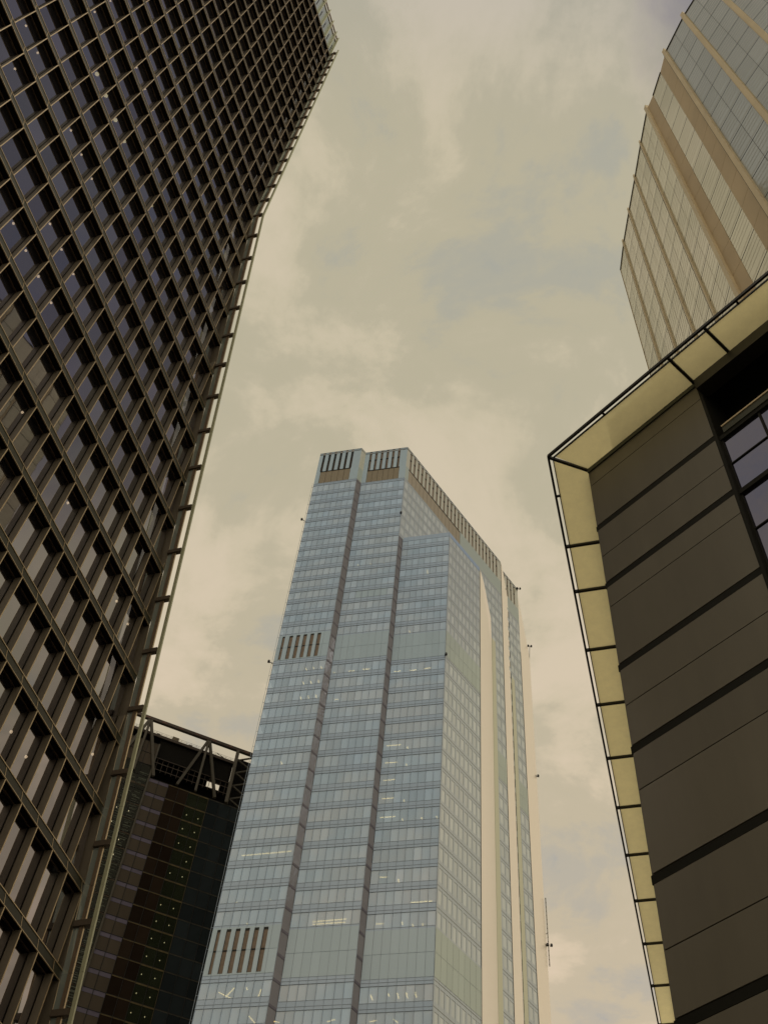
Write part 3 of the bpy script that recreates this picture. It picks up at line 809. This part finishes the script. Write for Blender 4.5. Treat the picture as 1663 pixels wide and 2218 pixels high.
# louvres set in the left bay's plant floors
for zt, zb in ((195.2, 187.3), (117.2, 108.7)):
    for k in range(6):
        s = 1.0 + 1.68 * k
        mb = MB(); sw = .78 if k else .5
        FL.box(mb, s, s + sw, -0.07, -0.05, zb, zt, 0)
        FL.box(mb, s - .02, s + .07, -0.12, -0.075, zb, zt, 1)
        FL.box(mb, s + .08, s + sw, -0.12, -0.075, zt - .45, zt, 1)
        FL.box(mb, s + .08, s + sw, -0.12, -0.075, (zt + zb) / 2 - .15, (zt + zb) / 2 + .15, 1)
        mb.build('louvre', [m_slot, m_slotd], ct)
    for F_, L_, kk in ((FL, LL, 0), (FM, LM_, 0), (FT, LT, 0), (F3, L3, 1), (FB, LB, 1), (FP, LP, 1)):
        mb = MB(); n = 8
        zq = zb + (zt - zb) / 2
        p_ = (L_ - .04) / n
        for i in range(n):
            for (u0, u1) in ((zb - .3, zq - .03), (zq + .03, zt + .4)):
                F_.box(mb, .02 + i * p_ + .025, .02 + (i + 1) * p_ - .025, -0.045, -0.035, u0, u1)
        mb.build('plant_panel', [m_teal if kk == 0 else m_rteal], ct)
# mirror facets of the flank
def facet(pts, nm, m):
    mb = MB(); k = len(mb.v); mb.v += [tuple(p) for p in pts]
    for i in range(1, len(pts) - 1): mb.f.append((0, i, i + 1)); mb.m.append(0)
    mb.build(nm, [m], ct)
def off(p, d=(0.10, -0.06)): return (p[0] + d[0], p[1] + d[1])
def P3(p, z, d=(0.10, -0.06)): return (p[0] + d[0], p[1] + d[1], z)
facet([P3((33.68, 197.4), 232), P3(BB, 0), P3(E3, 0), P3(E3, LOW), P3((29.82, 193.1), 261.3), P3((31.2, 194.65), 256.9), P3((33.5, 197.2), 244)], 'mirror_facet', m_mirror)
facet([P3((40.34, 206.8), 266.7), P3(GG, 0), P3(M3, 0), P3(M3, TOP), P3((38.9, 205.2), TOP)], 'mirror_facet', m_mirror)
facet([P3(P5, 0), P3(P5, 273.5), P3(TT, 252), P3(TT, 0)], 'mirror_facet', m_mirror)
CL = [(-18.51, 172.53, -9.3, 169.48, 134.77), (-17.85, 173.77, -17.66, 174.31, 125.53), (-11.83, 171.76, -11.58, 172.95, 125.53), (-15.15, 172.94, -15.04, 174.42, 120.91), (-17.54, 172.72, -15.25, 174.11, 107.05), (-16.3, 173.75, -14.96, 170.87, 107.05), (-10.88, 172.59, -10.5, 170.4, 107.05), (-11.75, 170.7, -10.68, 172.57, 102.43), (-12.93, 170.28, -12.77, 171.05, 107.05), (-5.82, 172.21, 3.43, 169.37, 130.15), (-3.57, 170.22, 2.2, 168.26, 120.91), (-3.52, 170.95, 2.08, 169.18, 120.91), (-1.4, 170.44, -1.06, 171.51, 125.53), (1.04, 169.67, 2.24, 168.67, 102.43), (-8.25, 171.39, -6.69, 171.53, 102.43), (7.36, 167.86, 8.85, 167.48, 130.15), (10.77, 167.68, 11.18, 169.21, 130.15), (13.29, 167.75, 17.05, 166.56, 125.53), (7.43, 168.65, 8.86, 168.2, 120.91), (7.61, 170.54, 8.95, 170.11, 120.91), (11.92, 167.1, 12.15, 167.92, 120.91), (13.79, 167.36, 14.09, 168.36, 120.91), (15.53, 166.85, 15.79, 168.01, 120.91), (7.59, 168.04, 8.06, 169.48, 107.05), (10.41, 167.05, 10.62, 167.8, 107.05), (11.87, 166.58, 12.27, 168.09, 107.05), (13.29, 166.11, 13.7, 167.62, 107.05), (14.67, 165.66, 15.1, 167.16, 107.05), (7.79, 168.18, 8.91, 167.52, 102.43), (11.51, 166.57, 12.34, 167.51, 102.43), (-13.12, 170.43, -12.75, 171.31, 185.59), (-11.46, 169.9, -11.32, 170.46, 185.59), (-9.73, 169.41, -9.4, 170.39, 185.59), (-13.13, 170.33, -12.8, 171.41, 180.97), (-11.5, 169.85, -11.15, 170.95, 180.97), (-9.85, 169.32, -9.5, 170.35, 180.97), (-13.18, 170.35, -12.79, 171.49, 176.35), (-11.51, 169.89, -11.17, 170.96, 176.35), (-9.84, 169.33, -9.49, 170.47, 176.35), (-3.53, 169.77, -2.15, 169.37, 185.59), (-0.33, 168.68, 1.14, 168.31, 185.59), (-5.73, 170.04, -4.83, 169.81, 176.35), (-6.86, 170.78, -6.54, 170.68, 185.59), (2.5, 168.11, 3.47, 167.85, 203.03), (6.62, 168.23, 8.07, 167.79, 185.59), (10.03, 167.33, 11.48, 166.88, 185.59), (13.15, 166.27, 14.58, 165.76, 185.59), (4.9, 168.17, 9.3, 166.94, 162.49), (4.94, 168.28, 8.91, 167.18, 157.87), (4.85, 168.44, 8.75, 167.22, 153.25), (4.77, 168.54, 8.83, 167.35, 148.63), (4.84, 168.63, 9.31, 167.22, 144.01), (10.73, 167.28, 10.9, 168.03, 162.49), (10.74, 167.31, 10.92, 168.07, 157.87), (10.77, 167.51, 10.96, 168.39, 148.63), (10.73, 167.6, 10.96, 168.47, 144.01), (14.32, 166.55, 14.58, 167.34, 144.01), (17.09, 165.72, 17.36, 166.5, 144.01), (-14.63, 171.17, -14.31, 172.1, 157.87), (-17.67, 172.96, -17.52, 173.4, 157.87), (-17.75, 173.32, -17.6, 173.68, 148.63), (-11.79, 171.44, -11.55, 171.79, 148.63), (-5.66, 171.88, 4.51, 168.76, 144.01), (-1.83, 168.69, -1.57, 169.18, 224.83), (1.49, 167.78, 1.69, 168.28, 224.83), (-5.03, 169.85, -4.82, 170.22, 224.83), (12.43, 165.13, 12.73, 166.51, 220.47), (9.28, 166.94, 9.49, 167.78, 198.67), (-4.9, 169.44, -4.76, 170.06, 224.83)]
for x0, y0, x1, y1, zc in CL:
    if 4.0 < x0 < 6.4 and x1 > 7: x0, y0 = 6.5, y0 + (y1 - y0) * (6.5 - x0) / (x1 - x0)
    mb = MB(); mb.bar((x0, y0, zc), (x1, y1, zc), 0.16, 0.08); mb.build('ceiling_light', [m_strip], ct)
# thin edge rail on the left corner
mb = MB()
for q in range(0, 1):
    mb.bar((P0[0] - .35, P0[1] + .15, 60), (P0[0] - .35, P0[1] + .15, 262), .06, .06)
for q in range(47): mb.bar((P0[0] - .35, P0[1] + .15, 62 + q * 4.3), (P0[0], P0[1] + .1, 62 + q * 4.3), .05, .05)
mb.build('edge_rail', [m_cline], ct)
def camera_arm(p, root_pt, two=False):
    mb = MB(); mb.bar(root_pt, p, .12, .12)
    x, y, z = p
    for dx in ((0,) if not two else (-.45, .45)):
        mb.hexa([(x + dx - .28, y - .28, z - .26), (x + dx + .28, y - .28, z - .26), (x + dx + .28, y + .28, z - .26), (x + dx - .28, y + .28, z - .26),
                 (x + dx - .2, y - .2, z + .3), (x + dx + .2, y - .2, z + .3), (x + dx + .2, y + .2, z + .3), (x + dx - .2, y + .2, z + .3)])
    mb.build('camera_arm', [m_cam], ct)
camera_arm((-21.6, 170.6, 243.3), (-20.6, 171, 243.0))
camera_arm((-21.6, 170.6, 186.5), (-20.6, 171, 186.2))
camera_arm((4.46, 164.4, 243.2), (4.57, 165.0, 243.0))
camera_arm((17.5, 162.3, 186.9), (17.4, 162.9, 186.7))
camera_arm((44.9, 211.0, 277.6), (44.5, 211.7, 277.2), True)
camera_arm((39.6, 205.6, 269.3), (39.4, 206.2, 269.0))
camera_arm((48.6, 216.6, 257.2), (48.3, 217.0, 250), True)
camera_arm((48.3, 216.6, 205.4), (48.3, 217.0, 205.2), True)
camera_arm((49.0, 216.6, 155.0), (48.3, 217.0, 154.8), True)
mb = MB(); 
for dx in (0, .16): mb.bar((48.72 + dx, 216.8, 149.7), (48.72 + dx, 216.8, 167.6), .08, .08)
for q in range(16): mb.bar((48.72, 216.8, 150 + q * 1.15), (48.88, 216.8, 150.4 + q * 1.15), .09, .09)
mb.bar((48.4, 216.9, 158), (48.8, 216.8, 158), .1, .1)
mb.build('climbing_mast', [solid('olive mast', (.10, .10, .06), .6)], ct)

# ================================================================ 4. pale stone and glass tower (upper right)
K_ = 1.15; ZR = 114.76; q_ = 0.7144
V = [(19.2, 15.0), (18.41, 17.93), (18.38, 19.52), (18.21, 21.43), (17.98, 22.56), (18.11, 25.44), (18.29, 28.41), (18.45, 31.41), (18.63, 34.36), (18.92, 36.99)]
V = [(a * K_, b * K_) for a, b in V]
pre = []
x, y = V[0]
for st in ((1.75, -4.45), (2.25, -4.2), (2.7, -4.0), (3.1, -3.7), (3.5, -3.4), (3.9, -3.0)):
    x += st[0] * q_; y += st[1] * q_; pre.append((x, y))
V = list(reversed(pre)) + V
NP = len(pre)
bt = thing('pale_stone_tower', (32, 26, 0), 'pale curving tower of sandy stone piers and glass rising above the dark panelled building', 'office tower')
m_pier = solid('sandy stone pier', (0.84, 0.73, 0.50), 0.6, var=0.08, scale=0.4)
m_panel = solid('tan stone panel', (0.66, 0.53, 0.33), 0.6, var=0.10, scale=0.15)
m_bgl = glass('pale blind lined glass', (0.94, 0.94, 0.88), 3.2, 0.0, (1, 1, 1), (0.82, 0.79, 0.60), 0.05, wave=0.01, jitter=0.05)
m_bgl2 = glass('blind lined glass with painted cool reflection', (0.84, 0.88, 0.92), 3.2, 0.0, (1, 1, 1), (0.42, 0.44, 0.40), 0.04, wave=0.01, jitter=0.05)  # near bays: their cooler, dimmer reflection is put into the body colour
m_bline = solid('black shadow gap', (0.012, 0.011, 0.008), 0.7)
m_bthin = solid('grey blind line', (0.58, 0.55, 0.43), 0.7)
FZ = [110.05 - 3.857 * k for k in range(20)]
bp_items = []
for i in range(len(V) - 1):
    a, b = V[i], V[i + 1]
    d = Vector((b[0] - a[0], b[1] - a[1])); L_ = d.length
    n = Vector((-d.y, d.x)).normalized()
    if n.x < 0: n = -n
    F_ = Fr(a, d, n)
    kind = i - NP     # 0 glass,1 panel,2 glass,3 panel,4.. glass
    if kind in (1, 3):
        for q in range(len(FZ)):
            z1 = ZR if q == 0 else FZ[q - 1]; z0 = FZ[q]
            mb = MB(); F_.box(mb, 0.0, L_, 0.02, 0.5, z0 + .02, z1 - .02); mb.build('stone_panel', [m_panel], bt)
        mb = MB(); F_.box(mb, 0, L_, .06, .4, 30, ZR - .1); mb.build('panel_joint', [m_pier], bt)
        continue
    two = (kind != 2)
    lines = MB()
    for q in range(len(FZ)):
        z1 = (ZR if q == 0 else FZ[q - 1]) - .05; z0 = FZ[q] + .05
        for (u0, u1) in (((0.0, L_ / 2 - .016), (L_ / 2 + .016, L_)) if two else ((0.0, L_),)):
            def fn(mb, near=(kind <= 0), F_=F_, u0=u0, u1=u1, z0=z0, z1=z1): F_.quad(mb, u0, u1, 0.05, z0, z1, 1 if near else 0)
            bp_items.append(([F_.p(u0, 0, z0), F_.p(u1, 0, z0), F_.p(u1, 0, z1), F_.p(u0, 0, z1)], fn))
        F_.box(lines, 0, L_, 0.042, 0.2, z0 - .055, z0 - .001, 0)
        hh = (z1 - z0)
        for t_ in (0.10, 0.36, 0.52, 0.70, 0.86):
            F_.box(lines, 0.02, L_ - .02, 0.042, 0.048, z0 + hh * t_, z0 + hh * t_ + (.034 if t_ == .1 else .02), 1)
    if two: F_.box(lines, L_ / 2 - .013, L_ / 2 + .013, 0.044, 0.2, 30, ZR - .1, 1 if kind >= 4 else 0)
    F_.box(lines, 0, L_, -0.02, 0.3, ZR - .05, ZR + .1, 0)
    lines.build('glazing_bars', [m_bline, m_bthin], bt)
individuals('window', bp_items, [m_bgl, m_bgl2], bt, 'long panes of the pale tower')
for i, p in enumerate(V):
    k = i - NP
    if k in (2, 3, 9): continue
    a = V[max(0, i - 1)]; b = V[min(len(V) - 1, i + 1)]
    d = Vector((b[0] - a[0], b[1] - a[1])).normalized(); n = Vector((-d.y, d.x))
    if n.x < 0: n = -n
    F_ = Fr(p, d, n)
    wd = .19 if k <= 4 else .09
    mb = MB(); F_.box(mb, -wd, wd, -0.16 if k <= 4 else -.09, 0.5, 30, ZR + .7, 0); F_.box(mb, wd + .003, wd + .08, -0.08, 0.4, 30, ZR, 1)
    mb.build('pier', [m_pier, m_bline if k > 0 else m_pier], bt)
mb = MB()
inner = [(p[0] + .35, p[1] + .02) for p in V]
mb.prism(inner + [(46, V[-1][1] + .05), (52, 4)], 0, ZR - .3)
mb.build('body', [m_dark], bt)
cf = Fr(V[-1], (1.0, 0.0), (0.0, 1.0))
mb = MB(); cf.quad(mb, 0.0, 12, 0.0, 0, ZR); mb.build('end_wall', [m_panel], bt)

# ================================================================ 5. dark clad building with the glass canopy (right)
D1 = Vector((0.5886, -0.8084)); D2 = Vector((0.3396, 0.9406))
I1 = Vector((7.98, 22.95)); OC = Vector((6.29, 22.58)); ZE = 40.0
dn1 = Vector((0.8084, 0.5886))       # into the building from wall 1
dt = thing('dark_clad_building', (18, 25, 0), 'dark brown panelled building with a glowing frosted glass canopy around its roof edge', 'building')
m_clad = solid('brown cladding panel', (0.150, 0.138, 0.104), 0.42, 0.2, var=0.09, scale=0.9, streak=1, island=0.07, bump=0.05)
m_joint = solid('black joint', (0.011, 0.011, 0.007), 0.7, spec=0.2)
m_rail = solid('black canopy steel', (0.022, 0.020, 0.012), 0.45, 0.3)
m_fascia = solid('dark green fascia', (0.045, 0.050, 0.030), 0.6)
m_canopy = translucent('frosted canopy glass', (1.0, 0.885, 0.49))
m_dgl = glass('violet mirror glass', (0.84, 0.79, 0.98), 2.9, 0.0, (1, 1, 1), (0.012, 0.012, 0.016), 0.01, wave=0.06, wscale=0.7, jitter=0.04)
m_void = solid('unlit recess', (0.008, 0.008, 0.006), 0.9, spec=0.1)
DF = Fr(I1, D1, dn1)
THK = [35.86, 32.40, 28.17, 24.65, 20.14, 16.17, 12.2, 8.3, 4.3]
THN = [38.76, 34.05, 31.18, 26.44, 23.11, 18.08, 14.2, 10.2, 6.2]
cuts = [(ZE - .28, .0)] + sorted([(z, .17) for z in THK] + [(z, .018) for z in THN], reverse=True) + [(0.0, 0.0)]
WL = 5.45
for (za, ha), (zb, hb) in zip(cuts, cuts[1:]):
    mb = MB(); DF.box(mb, 0.02, WL, 0.0, 0.12, zb + hb, za - ha); mb.build('cladding_panel', [m_clad], dt)
mb = MB(); DF.box(mb, 0.06, WL - .03, 0.06, 0.4, 0, ZE - .05); mb.build('joint_backing', [m_joint], dt)
for z in THK:
    mb = MB(); DF.box(mb, -0.05, WL + .02, 0.015, 0.055, z - .14, z + .14); mb.build('joint_rail', [m_joint], dt)
mb = MB(); DF.box(mb, 0.0, 24, -0.06, 0.3, ZE - .27, ZE - .02); mb.build('eaves_beam', [m_fascia], dt)
mb = MB(); DF.box(mb, WL + .1, 24, -0.30, 0.3, ZE - .95, ZE - .28); mb.build('recess_beam', [m_rail], dt)
# recessed glazing to the right of the clad wall
RD = 0.24
mb = MB()
DF.box(mb, WL, WL + .12, -0.01, 2.3, 0, ZE - .3, 0)
mb.build('reveal', [m_joint], dt)
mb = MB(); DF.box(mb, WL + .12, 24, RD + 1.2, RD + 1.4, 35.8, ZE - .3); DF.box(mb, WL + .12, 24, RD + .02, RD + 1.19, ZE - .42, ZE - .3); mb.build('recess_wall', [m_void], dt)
mb = MB(); DF.box(mb, WL + .35, 24, 0.10, RD, 35.95, 36.35, 0); DF.box(mb, WL + .35, 24, 0.06, 0.10, 36.30, 36.38, 1); mb.build('head_flashing', [m_fascia, m_trim], dt)
mv = [WL + .14, 7.15, 8.95, 10.75, 12.55, 14.35, 16.15, 17.95, 19.75, 21.55, 23.4]
mz = [35.85]
for a, b in zip(THK, THK[1:]): mz += [(a + b) / 2 + .05, b]
wi = []
for a, b in zip(mv, mv[1:]):
    for q in range(len(mz) - 1):
        z1, z0 = mz[q], mz[q + 1]
        mb = MB(); DF.quad(mb, a + .04, b - .04, RD, z0 + .08, z1 - .08)
        mb.build('window', [m_dgl], dt)
mb = MB()
for a in mv: DF.box(mb, a - .04, a + .04, RD - .05, RD + .05, 0, 35.9)
for q, z in enumerate(mz):
    h = .115 if q % 2 == 0 else .03
    DF.box(mb, WL + .12, 24, RD - .10 if q % 2 == 0 else RD - .04, RD + .06, z - h, z + h)
mb.build('window_bars', [m_joint], dt)
# canopy
def pt(o_, d_, s_, n_, w_): return o_ + d_ * s_ + n_ * w_
Wd1 = abs((I1 - OC).dot(Vector((0.8084, 0.5886)))); Wd2 = abs((I1 - OC).dot(Vector((0.9406, -0.3396))))
n1 = Vector((0.8084, 0.5886)); n2 = Vector((0.9406, -0.3396))
def canopy_side(d_, n_, Wd, divs, end, inner0):
    # outer rail
    mb = MB(); a = OC; b = OC + d_ * end
    mb.bar((a.x, a.y, ZE + .06), (b.x, b.y, ZE + .06), .09, .16); mb.build('outer_rail', [m_rail], dt)
    a2 = OC + n_ * 0.17 + d_ * .12; b2 = OC + d_ * end + n_ * .17
    mb = MB(); mb.bar((a2.x, a2.y, ZE + .02), (b2.x, b2.y, ZE + .02), .035, .10); mb.build('panel_frame', [m_rail], dt)
    stops = [None] + divs + [end]
    for q in range(len(stops) - 1):
        s1 = stops[q + 1]
        if stops[q] is None:
            p0 = OC + n_ * .19 + d_ * .2; p3 = I1 + d_ * .04
        else:
            p0 = OC + d_ * (stops[q] + .06) + n_ * .19; p3 = OC + d_ * (stops[q] + .06) + n_ * Wd
        p1 = OC + d_ * (s1 - .06) + n_ * .19; p2 = OC + d_ * (s1 - .06) + n_ * Wd
        mb = MB(); mb.hexa([(p.x, p.y, ZE) for p in (p0, p1, p2, p3)] + [(p.x, p.y, ZE + .03) for p in (p0, p1, p2, p3)])
        # single sheet so the light passes once
        mb = MB(); mb.poly([(p.x, p.y, ZE + .015) for p in (p0, p1, p2, p3)]); mb.build('canopy_panel', [m_canopy], dt)
    for s in divs:
        a = OC + d_ * s + n_ * .02; b = OC + d_ * s + n_ * (Wd + .1)
        mb = MB(); mb.bar((a.x, a.y, ZE - .02), (b.x, b.y, ZE - .02), .11, .14); mb.build('canopy_rib', [m_rail], dt)
DV1 = [6.14, 7.85, 14.0, 15.7, 21.8]
DV2 = [4.53, 6.99, 10.42, 13.87, 17.48, 21.07, 24.77, 28.58, 32.42, 36.43, 40.4, 44.4, 48.4]
canopy_side(D1, n1, Wd1, DV1, 24.0, None)
canopy_side(D2, n2, Wd2, DV2, 52.0, None)
mb = MB(); a = OC + n1 * .02; mb.bar((OC.x + .05, OC.y, ZE - .02), (I1.x, I1.y, ZE - .02), .10, .14); mb.build('corner_rib', [m_rail], dt)
for d_, n_, ss in ((D1, n1, [2.85, 9.3]), (D2, n2, [1.95])):
    for s in ss:
        a = OC + d_ * s; b = a + n_ * .2
        mb = MB(); mb.bar((a.x, a.y, ZE + .03), (b.x, b.y, ZE + .03), .08, .08); mb.build('rail_clip', [m_rail], dt)
# side wall along the street, upstand added to shade the canopy, and body
SF = Fr(I1, D2, n2)
for q in range(13):
    mb = MB(); SF.box(mb, 0.06 + q * 4, 3.98 + q * 4, 0.0, 0.12, 0, ZE - .05); mb.build('cladding_panel', [m_clad], dt)
mb = MB()
e1 = I1 + D1 * 24; e2 = I1 + D2 * 52
q0 = I1 + n1 * .5 + D2 * .2; q1 = I1 + D1 * 24 + n1 * 2.2; q0b = I1 + D1 * WL + n1 * .45; q0c = I1 + D1 * WL + n1 * 2.2
body_poly = [(q0.x, q0.y), (q0b.x, q0b.y), (q0c.x, q0c.y), (q1.x, q1.y), (q1.x + 5.0, q1.y + 3.5), (28.5, 26.0), (29.0, 62), (e2.x + .5, e2.y)]
q4 = I1 + D2 * .5 + n2 * .16
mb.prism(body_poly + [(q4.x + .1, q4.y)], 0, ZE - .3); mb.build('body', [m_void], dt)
mb = MB()
for F_, L_ in ((DF, 24), (SF, 52)):
    F_.box(mb, 1.3 if F_ is DF else .3, L_, 0.0, 0.25, ZE + .0, ZE + (2.3 if F_ is DF else 0.5))
mb.build('shade_upstand', [m_joint], dt)
mb = MB(); DF.box(mb, 1.5, 24, 2.9, 3.2, ZE - .3, ZE + 7.0); mb.build('dark_screen', [m_void], dt)  # unseen screen added to block sky light above the canopy
